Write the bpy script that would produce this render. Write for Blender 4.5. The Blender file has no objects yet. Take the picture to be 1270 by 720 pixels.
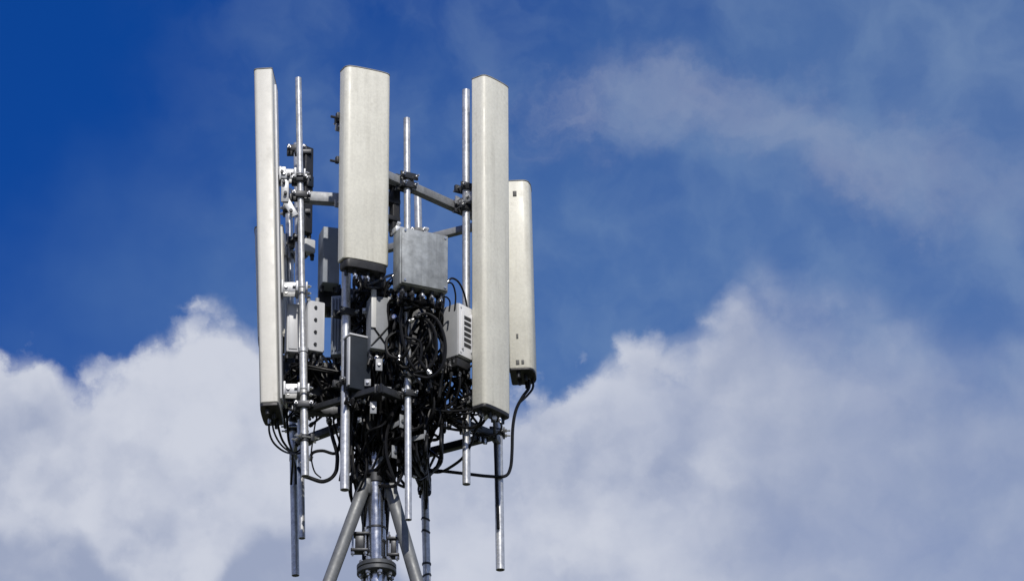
import bpy, bmesh, math, random
from mathutils import Vector as V, Matrix
R = math.radians
sc = bpy.context.scene
col = sc.collection

# ------------------------------------------------------------------ camera
ELEV = R(25.0)                      # the camera looks up at the mast head
FPX = 200.0 / 36.0 * 1270.0
DIST = FPX / 215.0
CAM = V((0.80, -DIST * math.cos(ELEV), 1.6))
FWD = V((0, math.cos(ELEV), math.sin(ELEV)))
UPV = V((0, -math.sin(ELEV), math.cos(ELEV)))
cd = bpy.data.cameras.new('camera')
cam = bpy.data.objects.new('camera', cd)
col.objects.link(cam)
cam.location = CAM
cam.rotation_euler = (math.pi / 2 + ELEV, 0, 0)
cd.lens = 200.0
cd.sensor_width = 36.0
cd.clip_start = 0.5
cd.clip_end = 20000
sc.camera = cam

# ------------------------------------------------------------------ exposure
sc.view_settings.view_transform = 'Standard'
sc.view_settings.look = 'None'
sc.view_settings.exposure = 0.0
sc.view_settings.gamma = 1.0
sc.view_settings.use_curve_mapping = False
sc.render.film_transparent = False
sc.cycles.max_bounces = 6

# ------------------------------------------------------------------ sun and sky
SUN_AZ = R(7)                       # to the right of straight behind the camera
SUN_EL = R(41)
sun_dir = V((math.sin(SUN_AZ) * math.cos(SUN_EL), -math.cos(SUN_AZ) * math.cos(SUN_EL), math.sin(SUN_EL)))
sd = bpy.data.lights.new('sun', 'SUN')
sd.energy = 3.35
sd.angle = R(0.55)
sd.color = (1.0, 0.955, 0.88)
sun = bpy.data.objects.new('sun', sd)
col.objects.link(sun)
sun.location = (0, 0, 60)
sun.rotation_euler = (-sun_dir).to_track_quat('-Z', 'Y').to_euler()

world = bpy.data.worlds.new('World')
sc.world = world
world.use_nodes = True
WT = world.node_tree
WT.nodes.clear()


class NG:
    """small helper that chains shader nodes"""
    dims = '3D'

    def __init__(s, tree):
        s.t = tree

    def n(s, typ, **kw):
        nd = s.t.nodes.new(typ)
        for k, v in kw.items():
            setattr(nd, k, v)
        return nd

    def put(s, sock, val):
        if hasattr(val, 'is_output'):
            s.t.links.new(val, sock)
        elif val is not None:
            sock.default_value = val

    def m(s, op, a, b=None, c=None, clamp=False):
        nd = s.n('ShaderNodeMath', operation=op, use_clamp=clamp)
        s.put(nd.inputs[0], a)
        s.put(nd.inputs[1], b)
        s.put(nd.inputs[2], c)
        return nd.outputs[0]

    def step(s, x, lo, hi, a=0.0, b=1.0):
        nd = s.n('ShaderNodeMapRange', interpolation_type='SMOOTHSTEP', clamp=True)
        for i, v in enumerate((x, lo, hi, a, b)):
            s.put(nd.inputs[i], v)
        return nd.outputs[0]

    def lin(s, x, lo, hi, a=0.0, b=1.0):
        nd = s.n('ShaderNodeMapRange', clamp=True)
        for i, v in enumerate((x, lo, hi, a, b)):
            s.put(nd.inputs[i], v)
        return nd.outputs[0]

    def noise(s, vec, scale, detail=6.0, rough=0.55, dist=0.0, color=False):
        nd = s.n('ShaderNodeTexNoise', noise_dimensions=s.dims)
        s.put(nd.inputs['Vector'], vec)
        s.put(nd.inputs['Scale'], scale)
        s.put(nd.inputs['Detail'], detail)
        s.put(nd.inputs['Roughness'], rough)
        s.put(nd.inputs['Distortion'], dist)
        return nd.outputs['Color' if color else 'Fac']

    def mix(s, f, a, b, mode='MIX'):
        nd = s.n('ShaderNodeMix', data_type='RGBA', blend_type=mode)
        s.put(nd.inputs[0], f)
        s.put(nd.inputs[6], a)
        s.put(nd.inputs[7], b)
        return nd.outputs[2]

    def vm(s, op, a, b=None, scale=None):
        nd = s.n('ShaderNodeVectorMath', operation=op)
        s.put(nd.inputs[0], a)
        s.put(nd.inputs[1], b)
        if scale is not None:
            s.put(nd.inputs['Scale'], scale)
        return nd.outputs[0]

    def xyz(s, x, y, z=0.0):
        nd = s.n('ShaderNodeCombineXYZ')
        for i, v in enumerate((x, y, z)):
            s.put(nd.inputs[i], v)
        return nd.outputs[0]

    def curve(s, x, x0, x1, pts, y0, y1):
        """piecewise smooth function of x"""
        t = s.lin(x, x0, x1)
        nd = s.n('ShaderNodeFloatCurve')
        cv = nd.mapping.curves[0]
        pts = [((px - x0) / (x1 - x0), (py - y0) / (y1 - y0)) for px, py in pts]
        cv.points[0].location = pts[0]
        cv.points[1].location = pts[-1]
        for p in pts[1:-1]:
            cv.points.new(*p)
        nd.mapping.update()
        s.put(nd.inputs['Value'], t)
        return s.lin(nd.outputs[0], 0, 1, y0, y1)


def build_sky():
    g = NG(WT)
    g.dims = '2D'
    S = 0.1
    sky = g.n('ShaderNodeTexSky', sky_type='NISHITA', sun_disc=False)
    sky.sun_elevation = SUN_EL
    # rotation 0 puts the sun at +Y, growing clockwise seen from above
    sky.sun_rotation = math.atan2(sun_dir.x, sun_dir.y)
    sky.altitude = 800
    sky.air_density = 1.0
    sky.dust_density = 0.2
    sky.ozone_density = 3.0
    hs = g.n('ShaderNodeHueSaturation')
    hs.inputs['Hue'].default_value = SKY_HUE
    hs.inputs['Saturation'].default_value = SKY_SAT
    hs.inputs['Value'].default_value = SKY_VAL
    g.put(hs.inputs['Color'], sky.outputs[0])
    base = g.mix(1.0, hs.outputs[0], SKY_TINT, 'MULTIPLY')
    # direction -> azimuth and altitude, in units of about 0.8 degrees
    tc = g.n('ShaderNodeTexCoord')
    sp = g.n('ShaderNodeSeparateXYZ')
    g.put(sp.inputs[0], tc.outputs['Generated'])
    K = 70.55
    az = g.m('ARCTAN2', sp.outputs[0], sp.outputs[1])
    el = g.m('ARCSINE', sp.outputs[2])
    u = g.m('MULTIPLY', az, K * math.cos(ELEV))
    v = g.m('MULTIPLY', g.m('SUBTRACT', el, ELEV), K)
    uv = g.xyz(u, v, 3.1)
    wr = g.noise(uv, 0.8, 5, 0.55, color=True)
    warp = g.vm('SCALE', g.vm('SUBTRACT', wr, (0.5, 0.5, 0.5)), scale=0.9)
    uv2 = g.vm('ADD', uv, warp)
    n1 = g.m('SUBTRACT', g.noise(uv2, 0.85, 8, 0.52), 0.5)
    ns = g.m('SUBTRACT', g.noise(g.vm('ADD', uv2, (3.7, 5.1, 1.0)), 0.75, 3.5, 0.5), 0.5)
    n2 = g.m('SUBTRACT', g.noise(g.vm('ADD', uv2, (7.3, 1.2, 0)), 3.0, 7, 0.62), 0.5)
    n3 = g.m('SUBTRACT', g.noise(g.vm('ADD', uv, (2.0, 9.0, 4.0)), 0.38, 4, 0.5), 0.5)
    # thin high veil: thickens to the right and towards the horizon
    t = g.m('ADD', g.m('MULTIPLY', u, 0.55), g.m('MULTIPLY', v, -0.75))
    t = g.m('ADD', t, g.m('MULTIPLY', n3, 5.0))
    veil = g.step(t, -5.6, 1.0, 0.0, 0.13)
    c = g.mix(veil, base, tuple(x / S for x in (0.45, 0.74, 0.82)) + (1,))
    c = g.mix(g.m('MULTIPLY', g.step(u, 0.5, 7.5), g.lin(n1, -0.3, 0.3, 0.05, 0.16)), c, tuple(x / S for x in (0.42, 0.47, 0.60)) + (1,))
    # drifting wisp high on the right
    wu = g.noise(g.vm('ADD', uv, (4.0, 2.0, 7.0)), 0.9, 6, 0.6, color=True)
    uvw = g.vm('ADD', uv, g.vm('SCALE', g.vm('SUBTRACT', wu, (0.5, 0.5, 0.5)), scale=1.5))
    spw = g.n('ShaderNodeSeparateXYZ')
    g.put(spw.inputs[0], uvw)
    vw = spw.outputs[1]
    vc = g.curve(u, -2.0, 9.0, [(-2, 2.3), (0.3, 2.1), (1.5, 2.3), (2.6, 2.25), (3.6, 1.85), (4.6, 1.5),
                                (5.6, 1.25), (7.0, 1.1), (9, 1.0)], -4, 4)
    dv = g.m('ABSOLUTE', g.m('SUBTRACT', vw, vc))
    fibre = g.m('SUBTRACT', g.noise(g.vm('MULTIPLY', uvw, (1.0, 1.5, 1.0)), 1.15, 7, 0.55), 0.5)
    dv = g.m('SUBTRACT', dv, g.m('MULTIPLY', fibre, 0.5))
    wi = g.step(dv, -0.05, 0.92, 1.0, 0.0)
    wi = g.m('MULTIPLY', wi, g.step(g.m('ADD', u, g.m('MULTIPLY', fibre, 2.0)), -0.4, 1.3))
    wi = g.m('MULTIPLY', wi, g.step(u, 4.6, 7.2, 1.0, 0.35))
    wi = g.m('MULTIPLY', wi, g.lin(fibre, -0.22, 0.22, 0.33, 0.47))
    c = g.mix(wi, c, tuple(x / S for x in (0.33, 0.37, 0.505)) + (1,))
    # thin patches along the top, left of the wisp
    tp = g.m('MULTIPLY', g.step(n1, -0.22, 0.26), g.step(u, -5.5, -1.5, 0.0, 0.17))
    c = g.mix(tp, c, tuple(x / S for x in (0.32, 0.45, 0.60)) + (1,))
    # cumulus bank: its top edge against the blue
    pts = [(0, 432), (55, 425), (100, 462), (150, 450), (190, 412), (245, 388), (300, 402), (345, 432),
           (420, 470), (560, 492), (660, 476), (715, 458), (775, 412), (845, 405), (890, 362), (938, 312),
           (985, 335), (1060, 355), (1150, 385), (1270, 400)]
    pts = [((x - 635) / 100, (360 - y) / 100) for x, y in pts]
    pts = [(-11, -1.3), (-8.5, -0.5)] + pts + [(8.5, 0.1), (11, -0.8)]
    h = g.curve(u, -11, 11, pts, -4, 4)

    def billow(p, scale):
        vo = g.n('ShaderNodeTexVoronoi', feature='SMOOTH_F1', voronoi_dimensions='2D')
        g.put(vo.inputs['Vector'], p)
        vo.inputs['Scale'].default_value = scale
        vo.inputs['Smoothness'].default_value = 0.35
        return vo.outputs['Distance']

    wr2 = g.noise(uv, 1.7, 6, 0.6, color=True)
    wv2 = g.vm('SCALE', g.vm('SUBTRACT', wr2, (0.5, 0.5, 0.5)), scale=0.75)

    def field(p):
        q = g.vm('ADD', p, wv2)
        f = g.m('MULTIPLY', g.m('SUBTRACT', g.noise(q, 0.8, 7, 0.52), 0.5), 0.75)
        f = g.m('ADD', f, g.m('MULTIPLY', g.m('SUBTRACT', 0.42, billow(q, 1.25)), 0.62))
        f = g.m('ADD', f, g.m('MULTIPLY', g.m('SUBTRACT', 0.40, billow(q, 3.1)), 0.15))
        return g.m('ADD', f, g.m('MULTIPLY', n2, 0.09))

    F = field(uv)
    FL = field(g.vm('ADD', uv, (-0.22, 0.30, 0)))
    d = g.m('ADD', g.m('SUBTRACT', h, v), g.m('MULTIPLY', F, g.step(u, 1.0, 5.0, 1.0, 0.6)))
    soft = g.step(u, 1.0, 4.6, 0.44, 1.6)
    al = g.step(d, -0.07, soft)
    op = g.curve(u, -11, 11, [(-11, 0.97), (-2, 0.97), (0.3, 0.93), (2.0, 0.90), (3.2, 0.82), (4.5, 0.66), (6.3, 0.56), (11, 0.8)], 0, 1)
    op = g.m('ADD', op, g.m('MULTIPLY', F, g.step(u, -3, 3, 0.05, 0.12)))
    op = g.m('ADD', op, g.m('MULTIPLY', n1, g.step(u, -3, 3, 0.0, 0.20)))
    op = g.m('MINIMUM', op, 0.98)
    al = g.m('MULTIPLY', al, op)
    # sunlit shoulders against greyer hollows
    lit = g.m('MULTIPLY', g.m('SUBTRACT', F, FL), 0.55)
    lit = g.m('ADD', lit, g.m('MULTIPLY', ns, 1.0))
    lit = g.m('ADD', lit, g.m('MULTIPLY', n3, 0.9))
    lit = g.m('ADD', lit, g.m('MULTIPLY', n2, 0.15))
    lit = g.m('MULTIPLY', lit, g.step(u, 0.5, 4.0, 1.0, 0.36))
    lit = g.m('ADD', lit, g.step(d, 0.0, 1.2, 0.26, 0.0))
    lit = g.m('ADD', lit, g.step(u, -2.0, 4.5, 0.26, -0.16))
    hb = g.curve(u, -11, 11, [(-11, -3.0), (-6.4, -2.95), (-5.6, -3.0), (-4.8, -3.6), (-4.0, -3.9), (-3.3, -3.25), (-2.4, -2.9), (-1.7, -3.2), (-0.5, -4.0), (11, -4.2)], -5, 0)
    dk = g.m('ADD', g.m('SUBTRACT', hb, v), g.m('MULTIPLY', F, 0.7))
    lit = g.m('SUBTRACT', lit, g.step(dk, -0.2, 0.3, 0.0, 0.78))
    lit = g.step(lit, -0.60, 0.50)
    white = tuple(x / S for x in (0.615, 0.645, 0.735)) + (1,)
    grey = tuple(x / S for x in (0.325, 0.375, 0.52)) + (1,)
    cc = g.mix(lit, grey, white)
    c = g.mix(al, c, cc)
    bg = g.n('ShaderNodeBackground')
    g.put(bg.inputs['Color'], c)
    bg.inputs['Strength'].default_value = S
    out = g.n('ShaderNodeOutputWorld')
    g.t.links.new(bg.outputs[0], out.inputs[0])


SKY_HUE, SKY_SAT, SKY_VAL = 0.5, 1.4, 1.0
SKY_TINT = (0.57, 0.475, 0.86, 1)
build_sky()

# ------------------------------------------------------------------ placing: picture point at world depth y
def U(px, py, y):
    d = FWD + V((1, 0, 0)) * ((px - 635) / FPX) + UPV * ((360 - py) / FPX)
    return CAM + d * ((y - CAM.y) / d.y)


def UZ(px, z, y):
    """point at height z and depth y that sits at picture column px"""
    lo, hi = -4000.0, 4000.0
    for _ in range(60):
        m = (lo + hi) / 2
        if U(px, m, y).z > z:
            lo = m
        else:
            hi = m
    return U(px, (lo + hi) / 2, y)


MM = 0.001
# ------------------------------------------------------------------ materials
MATS = {}


def mat(name, colr, rough=0.5, metal=0.0, var=0.12, scale=8.0, stretch=(1, 1, 1), bump=0.0, spangle=0.0,
        streak=0.0, streakcol=(0.2, 0.19, 0.17), spec=0.5, rvar=0.1, grain=0.0):
    m = bpy.data.materials.new(name)
    m.use_nodes = True
    t = m.node_tree
    t.nodes.clear()
    g = NG(t)
    tc = g.n('ShaderNodeTexCoord')
    mp = g.n('ShaderNodeMapping')
    mp.inputs['Scale'].default_value = stretch
    g.put(mp.inputs['Vector'], tc.outputs['Object'])
    vec = mp.outputs[0]
    n = g.noise(vec, scale, 7, 0.6)
    base = tuple(colr) + (1,)
    lo = tuple(c * (1 - var) for c in colr) + (1,)
    hi = tuple(min(1, c * (1 + var)) for c in colr) + (1,)
    c = g.mix(g.lin(n, 0.3, 0.7), lo, hi)
    if spangle:
        vo = g.n('ShaderNodeTexVoronoi')
        vo.inputs['Scale'].default_value = 70
        g.put(vo.inputs['Vector'], tc.outputs['Object'])
        sep = g.n('ShaderNodeSeparateColor')
        g.put(sep.inputs[0], vo.outputs['Color'])
        f = g.lin(sep.outputs[0], 0, 1, 1 - spangle, 1 + spangle)
        c = g.mix(1.0, c, g.xyz(f, f, f), 'MULTIPLY')
    if streak:
        mp2 = g.n('ShaderNodeMapping')
        mp2.inputs['Scale'].default_value = (26, 26, 1.1)
        g.put(mp2.inputs['Vector'], tc.outputs['Object'])
        s1 = g.noise(mp2.outputs[0], 1.0, 6, 0.65)
        s2 = g.noise(tc.outputs['Object'], 3.0, 5, 0.6)
        f = g.m('MULTIPLY', g.step(s1, 0.42, 0.72), g.step(s2, 0.3, 0.65))
        c = g.mix(g.m('MULTIPLY', f, streak), c, tuple(streakcol) + (1,))
    if grain:
        gr = g.noise(tc.outputs['Object'], 60.0, 3, 0.7)
        c = g.mix(1.0, c, g.xyz(*[g.lin(gr, 0.3, 0.7, 1 - grain, 1 + grain)] * 3), 'MULTIPLY')
        sp1 = g.noise(tc.outputs['Object'], 2.2, 6, 0.7)
        sp2 = g.noise(tc.outputs['Object'], 38.0, 4, 0.6)
        f = g.m('MULTIPLY', g.step(sp1, 0.50, 0.70), g.step(sp2, 0.48, 0.66))
        c = g.mix(g.m('MULTIPLY', f, 0.45), c, tuple(streakcol) + (1,))
    b = g.n('ShaderNodeBsdfPrincipled')
    g.put(b.inputs['Base Color'], c)
    b.inputs['Metallic'].default_value = metal
    b.inputs['Specular IOR Level'].default_value = spec
    g.put(b.inputs['Roughness'], g.lin(g.noise(vec, scale * 2.3, 5, 0.6), 0.3, 0.7, max(0.05, rough - rvar), min(1, rough + rvar)))
    if bump:
        bp = g.n('ShaderNodeBump')
        bp.inputs['Strength'].default_value = bump
        bp.inputs['Distance'].default_value = 0.004
        g.put(bp.inputs['Height'], g.noise(tc.outputs['Object'], scale * 6, 5, 0.6))
        g.put(b.inputs['Normal'], bp.outputs[0])
    o = g.n('ShaderNodeOutputMaterial')
    t.links.new(b.outputs[0], o.inputs[0])
    MATS[name] = m
    return m


mat('radome', (0.80, 0.78, 0.68), 0.45, var=0.05, scale=5, streak=0.42, streakcol=(0.44, 0.415, 0.345), bump=0.05, grain=0.075)
mat('radome_clean', (0.665, 0.648, 0.588), 0.42, var=0.04, scale=5, streak=0.22, streakcol=(0.45, 0.43, 0.37), bump=0.04, grain=0.03)
mat('radome_cap', (0.32, 0.32, 0.30), 0.55, var=0.15)
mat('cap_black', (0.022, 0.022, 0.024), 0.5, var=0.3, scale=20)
mat('galvanised', (0.63, 0.64, 0.655), 0.36, metal=0.5, var=0.2, scale=13, spangle=0.14, streak=0.55, streakcol=(0.30, 0.295, 0.29))
mat('galvanised_dull', (0.40, 0.41, 0.425), 0.5, metal=0.55, var=0.16, scale=7, spangle=0.10, streak=0.45, streakcol=(0.20, 0.20, 0.20))
mat('brace_steel', (0.19, 0.197, 0.20), 0.55, metal=0.3, var=0.18, scale=7, spangle=0.08, streak=0.5, streakcol=(0.13, 0.13, 0.13))
mat('frame_steel', (0.30, 0.31, 0.325), 0.58, metal=0.35, var=0.16, scale=9, spangle=0.08, streak=0.4, streakcol=(0.15, 0.15, 0.15))
mat('unit_bluegrey', (0.27, 0.30, 0.345), 0.5, var=0.15, scale=9, streak=0.3, streakcol=(0.18, 0.19, 0.20))
mat('flange_steel', (0.09, 0.095, 0.10), 0.5, metal=0.4, var=0.3, scale=12)
mat('dark_steel', (0.045, 0.047, 0.052), 0.45, metal=0.5, var=0.3, scale=14)
mat('bolt_steel', (0.62, 0.62, 0.62), 0.3, metal=0.9, var=0.15, scale=30)
mat('cable_black', (0.007, 0.007, 0.008), 0.45, var=0.3, scale=14, rvar=0.1, spec=0.25)
mat('radio_grey', (0.60, 0.61, 0.635), 0.45, var=0.05, scale=9, streak=0.25, streakcol=(0.36, 0.36, 0.36))
mat('radio_white', (0.74, 0.74, 0.745), 0.42, var=0.05, scale=9, streak=0.2, streakcol=(0.4, 0.4, 0.4))
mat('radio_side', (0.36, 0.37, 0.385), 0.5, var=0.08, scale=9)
mat('enclosure_grey', (0.33, 0.35, 0.36), 0.55, metal=0.2, var=0.3, scale=17, spangle=0.05, streak=0.75, streakcol=(0.15, 0.155, 0.155), bump=0.06)
mat('unit_slate_shade', (0.024, 0.03, 0.04), 0.5, var=0.2, scale=9, streak=0.3, streakcol=(0.035, 0.04, 0.05), spec=0.2)  # base darkened so the colour itself carries shade on the low slate box
mat('unit_grey', (0.30, 0.315, 0.335), 0.5, var=0.15, scale=12, streak=0.3, streakcol=(0.14, 0.14, 0.14))
mat('slot_dark', (0.03, 0.03, 0.033), 0.6, var=0.2)
mat('mark_grey', (0.09, 0.09, 0.085), 0.6, var=0.2, scale=60)
mat('mast_steel', (0.52, 0.535, 0.57), 0.22, metal=0.95, var=0.3, scale=7, spangle=0.14, streak=0.85, streakcol=(0.12, 0.13, 0.15))
mat('pvc_white', (0.68, 0.68, 0.66), 0.4, var=0.06)


def ground_mat():
    m = bpy.data.materials.new('grass_ground')
    m.use_nodes = True
    g = NG(m.node_tree)
    tc = g.n('ShaderNodeTexCoord')
    b = m.node_tree.nodes['Principled BSDF']
    n = g.noise(tc.outputs['Object'], 0.05, 8, 0.6)
    n2 = g.noise(tc.outputs['Object'], 1.5, 8, 0.65)
    c = g.mix(g.step(n, 0.4, 0.6), (0.055, 0.075, 0.025, 1), (0.12, 0.10, 0.065, 1))
    c = g.mix(g.lin(n2, 0.3, 0.7, 0, 0.5), c, (0.04, 0.05, 0.02, 1))
    g.put(b.inputs['Base Color'], c)
    b.inputs['Roughness'].default_value = 0.9
    return m


MATS['ground'] = ground_mat()

# ------------------------------------------------------------------ mesh building
ORG = {}


def axis_frame(d):
    d = d.normalized()
    a = V((0, 0, 1)) if abs(d.z) < 0.9 else V((1, 0, 0))
    x = a.cross(d).normalized()
    return x, d.cross(x).normalized(), d


class MB:
    """collects solids and links them as ONE mesh object"""
    def __init__(s):
        s.v, s.f = [], []
        s.cuts = []

    def cut(s):
        """ends one piece; build_each links every piece as an object of its own"""
        s.cuts.append((len(s.v), len(s.f)))
        return s

    def build_each(s, name, material, parent):
        out, v0, f0 = [], 0, 0
        if not s.cuts or s.cuts[-1][0] < len(s.v):
            s.cut()
        for v1, f1 in s.cuts:
            m = MB()
            m.v = s.v[v0:v1]
            m.f = [tuple(i - v0 for i in fc) for fc in s.f[f0:f1]]
            out.append(m.build(name, material, parent))
            v0, f0 = v1, f1
        return out

    def add(s, verts, faces):
        o = len(s.v)
        s.v += [V(p) for p in verts]
        s.f += [tuple(i + o for i in fc) for fc in faces]
        return s

    def box(s, c, axes, size, bev=0.003, seg=2):
        """box centred at c, size along the three axes"""
        bm = bmesh.new()
        bmesh.ops.create_cube(bm, size=1.0)
        for vv in bm.verts:
            vv.co = V((vv.co.x * size[0], vv.co.y * size[1], vv.co.z * size[2]))
        if bev > 0:
            bev = min(bev, min(size) * 0.3)
            bmesh.ops.bevel(bm, geom=bm.edges[:], offset=bev, segments=seg, affect='EDGES', profile=0.5)
        bm.verts.index_update()
        c = V(c)
        s.add([c + axes[0] * p.co.x + axes[1] * p.co.y + axes[2] * p.co.z for p in bm.verts],
              [[q.index for q in fc.verts] for fc in bm.faces])
        bm.free()
        return s

    def cyl(s, a, b, r, r2=None, n=20, cap=True, bev=0.0):
        a, b = V(a), V(b)
        r2 = r if r2 is None else r2
        x, y, d = axis_frame(b - a)
        L = (b - a).length
        prof = [(0, r), (L, r2)] if not bev else [(0, r - bev), (bev, r), (L - bev, r2), (L, r2 - bev)]
        vs, fs = [], []
        for t, rr in prof:
            for i in range(n):
                an = 2 * math.pi * i / n
                vs.append(a + d * t + (x * math.cos(an) + y * math.sin(an)) * rr)
        for k in range(len(prof) - 1):
            for i in range(n):
                j = (i + 1) % n
                fs.append((k * n + i, k * n + j, (k + 1) * n + j, (k + 1) * n + i))
        if cap:
            fs.append(tuple(range(n))[::-1])
            o = (len(prof) - 1) * n
            fs.append(tuple(o + i for i in range(n)))
        return s.add(vs, fs)

    def pipe(s, a, b, r, wall=0.004, n=24, depth=0.12):
        """round pipe, open at both ends (hollow for a short way in)"""
        a, b = V(a), V(b)
        x, y, d = axis_frame(b - a)
        L = (b - a).length
        ri = r - wall
        prof = [(depth, 0.0005), (depth, ri), (0, ri), (-0.0, r), (L, r), (L, ri), (L - depth, ri), (L - depth, 0.0005)]
        vs, fs = [], []
        for t, rr in prof:
            for i in range(n):
                an = 2 * math.pi * i / n
                vs.append(a + d * t + (x * math.cos(an) + y * math.sin(an)) * rr)
        for k in range(len(prof) - 1):
            for i in range(n):
                j = (i + 1) % n
                fs.append((k * n + i, k * n + j, (k + 1) * n + j, (k + 1) * n + i))
        return s.add(vs, fs)

    def tube(s, pts, r, n=8, sub=6, closed=False):
        """smooth tube through the points"""
        P = [V(p) for p in pts]
        path = []
        m = len(P)
        for i in range(m - 1):
            p0 = P[i - 1] if i > 0 else P[0] * 2 - P[1]
            p1, p2 = P[i], P[i + 1]
            p3 = P[i + 2] if i + 2 < m else P[-1] * 2 - P[-2]
            for k in range(sub):
                t = k / sub
                path.append(0.5 * ((2 * p1) + (p2 - p0) * t + (2 * p0 - 5 * p1 + 4 * p2 - p3) * t * t +
                                   (3 * p1 - p0 - 3 * p2 + p3) * t ** 3))
        path.append(P[-1])
        tang = [(path[min(i + 1, len(path) - 1)] - path[max(i - 1, 0)]).normalized() for i in range(len(path))]
        x, y, _ = axis_frame(tang[0])
        vs, fs = [], []
        for i, p in enumerate(path):
            d = tang[i]
            x = (x - d * x.dot(d))
            if x.length < 1e-5:
                x = axis_frame(d)[0]
            x.normalize()
            y = d.cross(x)
            for k in range(n):
                an = 2 * math.pi * k / n
                vs.append(p + (x * math.cos(an) + y * math.sin(an)) * r)
        for i in range(len(path) - 1):
            for k in range(n):
                j = (k + 1) % n
                fs.append((i * n + k, i * n + j, (i + 1) * n + j, (i + 1) * n + k))
        fs.append(tuple(range(n))[::-1])
        o = (len(path) - 1) * n
        fs.append(tuple(o + k for k in range(n)))
        return s.add(vs, fs)

    def bolt(s, p, d, r=0.007, L=0.012):
        return s.cyl(p, V(p) + V(d).normalized() * L, r, n=6)

    def prism(s, prof, org, W, N, Z, z0, z1, inset=0.0):
        """profile of (w, d) points swept along Z, top and bottom closed; inset rounds both ends"""
        n = len(prof)
        rings = [(z0, 1.0), (z1, 1.0)]
        if inset:
            rings = [(z0, 1 - 0.03), (z0 + inset, 1.0), (z1 - inset * 1.2, 1.0), (z1 - inset * 0.35, 0.985), (z1, 0.95)]
        vs, fs = [], []
        for z, k in rings:
            for w, d in prof:
                vs.append(org + W * (w * k) + N * (d * k) + Z * z)
        for r in range(len(rings) - 1):
            for i in range(n):
                j = (i + 1) % n
                fs.append((r * n + i, r * n + j, (r + 1) * n + j, (r + 1) * n + i))
        fs.append(tuple(range(n))[::-1])
        o = (len(rings) - 1) * n
        fs.append(tuple(o + i for i in range(n)))
        return s.add(vs, fs)

    def build(s, name, material, parent=None, angle=38):
        org = ORG[parent.name] if parent is not None else (s.v[0] * 0 + sum(s.v, V((0, 0, 0))) / len(s.v))
        if parent is None:
            zmin = min(p.z for p in s.v)
            org = V((org.x, org.y, zmin))
        me = bpy.data.meshes.new(name)
        me.from_pydata([tuple(p - org) for p in s.v], [], s.f)
        bm = bmesh.new()
        bm.from_mesh(me)
        bmesh.ops.recalc_face_normals(bm, faces=bm.faces[:])
        bm.to_mesh(me)
        bm.free()
        me.shade_smooth()
        me.set_sharp_from_angle(angle=R(angle))
        me.materials.append(MATS[material])
        o = bpy.data.objects.new(name, me)
        col.objects.link(o)
        if parent is not None:
            o.parent = parent
        else:
            o.location = org
        ORG[o.name] = org
        return o


def thing(name, loc, label, cat, group=None):
    o = bpy.data.objects.new(name, None)
    o.empty_display_size = 0.1
    col.objects.link(o)
    o.location = loc
    ORG[o.name] = V(loc)
    o['label'] = label
    o['category'] = cat
    if group:
        o['group'] = group
    return o


def tag(o, label, cat, group=None):
    o['label'] = label
    o['category'] = cat
    if group:
        o['group'] = group
    return o


rnd_mast = random.Random(4)
X, Y, Z = V((1, 0, 0)), V((0, 1, 0)), V((0, 0, 1))


def dirs(deg):
    """normal at this heading, and the width direction to its left hand"""
    n = V((math.cos(R(deg)), math.sin(R(deg)), 0))
    w = V((-math.sin(R(deg)), math.cos(R(deg)), 0))
    return n, w


# ------------------------------------------------------------------ ground
gm = MB()
NR = 96
vs = [V((0, 0, 0))]
fs = []
rad = [4, 15, 60, 250, 1000, 6000]
for r in rad:
    for i in range(NR):
        a = 2 * math.pi * i / NR
        vs.append(V((r * math.cos(a), r * math.sin(a), 0.0)))
for i in range(NR):
    fs.append((0, 1 + i, 1 + (i + 1) % NR))
for k in range(len(rad) - 1):
    for i in range(NR):
        j = (i + 1) % NR
        fs.append((1 + k * NR + i, 1 + k * NR + j, 1 + (k + 1) * NR + j, 1 + (k + 1) * NR + i))
gm.add(vs, fs)
gnd = gm.build('ground', 'ground')
gnd['kind'] = 'structure'

# ------------------------------------------------------------------ mast
Z_UP = U(487, 222, -0.30).z            # height of the upper support frame
Z_LOW = U(379, 505, -0.10).z           # height of the lower support frame
mt = U(459, 275, 0.0)
mb = U(467, 705, 0.0)
AX = (mb - mt).normalized()            # the upper mast leans a hair


def mast_at(py):
    t = (py - 275) / (705 - 275)
    return mt + (mb - mt) * t


base = V((mb.x, mb.y, 0))
mast = thing('antenna_mast', base, 'tall galvanised steel mast with flange joint and sloping braces under the antennas', 'mast')
m_ = MB().cyl(mast_at(703), mast_at(268), 0.057, n=40, bev=0.004)
pipe_o = m_.build('upper_pipe', 'mast_steel', mast)
bc = MB()
for py in (657,):
    bc.cyl(mast_at(py + 1.2), mast_at(py - 1.2), 0.0605, n=36)
bc.build('band_clamp', 'dark_steel', mast)
# flange pair with bolts
f1 = MB().cyl(mast_at(712), mast_at(706.5), 0.112, n=40, bev=0.004)
f1.cut()
f1.cyl(mast_at(706), mast_at(700.5), 0.112, n=40, bev=0.004)
fo = f1.build_each('flange', 'flange_steel', mast)[0]
fb = MB()
for i in range(8):
    a = 2 * math.pi * (i + 0.3) / 8
    p = mast_at(706) + V((math.cos(a), math.sin(a), 0)) * 0.088
    fb.cyl(p - Z * 0.062, p + Z * 0.052, 0.008, n=8)
    fb.cyl(p - Z * 0.050, p - Z * 0.034, 0.015, n=6)
    fb.cyl(p + Z * 0.031, p + Z * 0.046, 0.015, n=6)
    fb.cut()
fb.build_each('bolt', 'bolt_steel', fo)
lo_top = mast_at(712)
lp = MB().cyl(lo_top - Z * 1.4, lo_top, 0.062, n=40)
lp.build('lower_pipe', 'mast_steel', mast)
mono_top = lo_top - Z * 1.4
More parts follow.
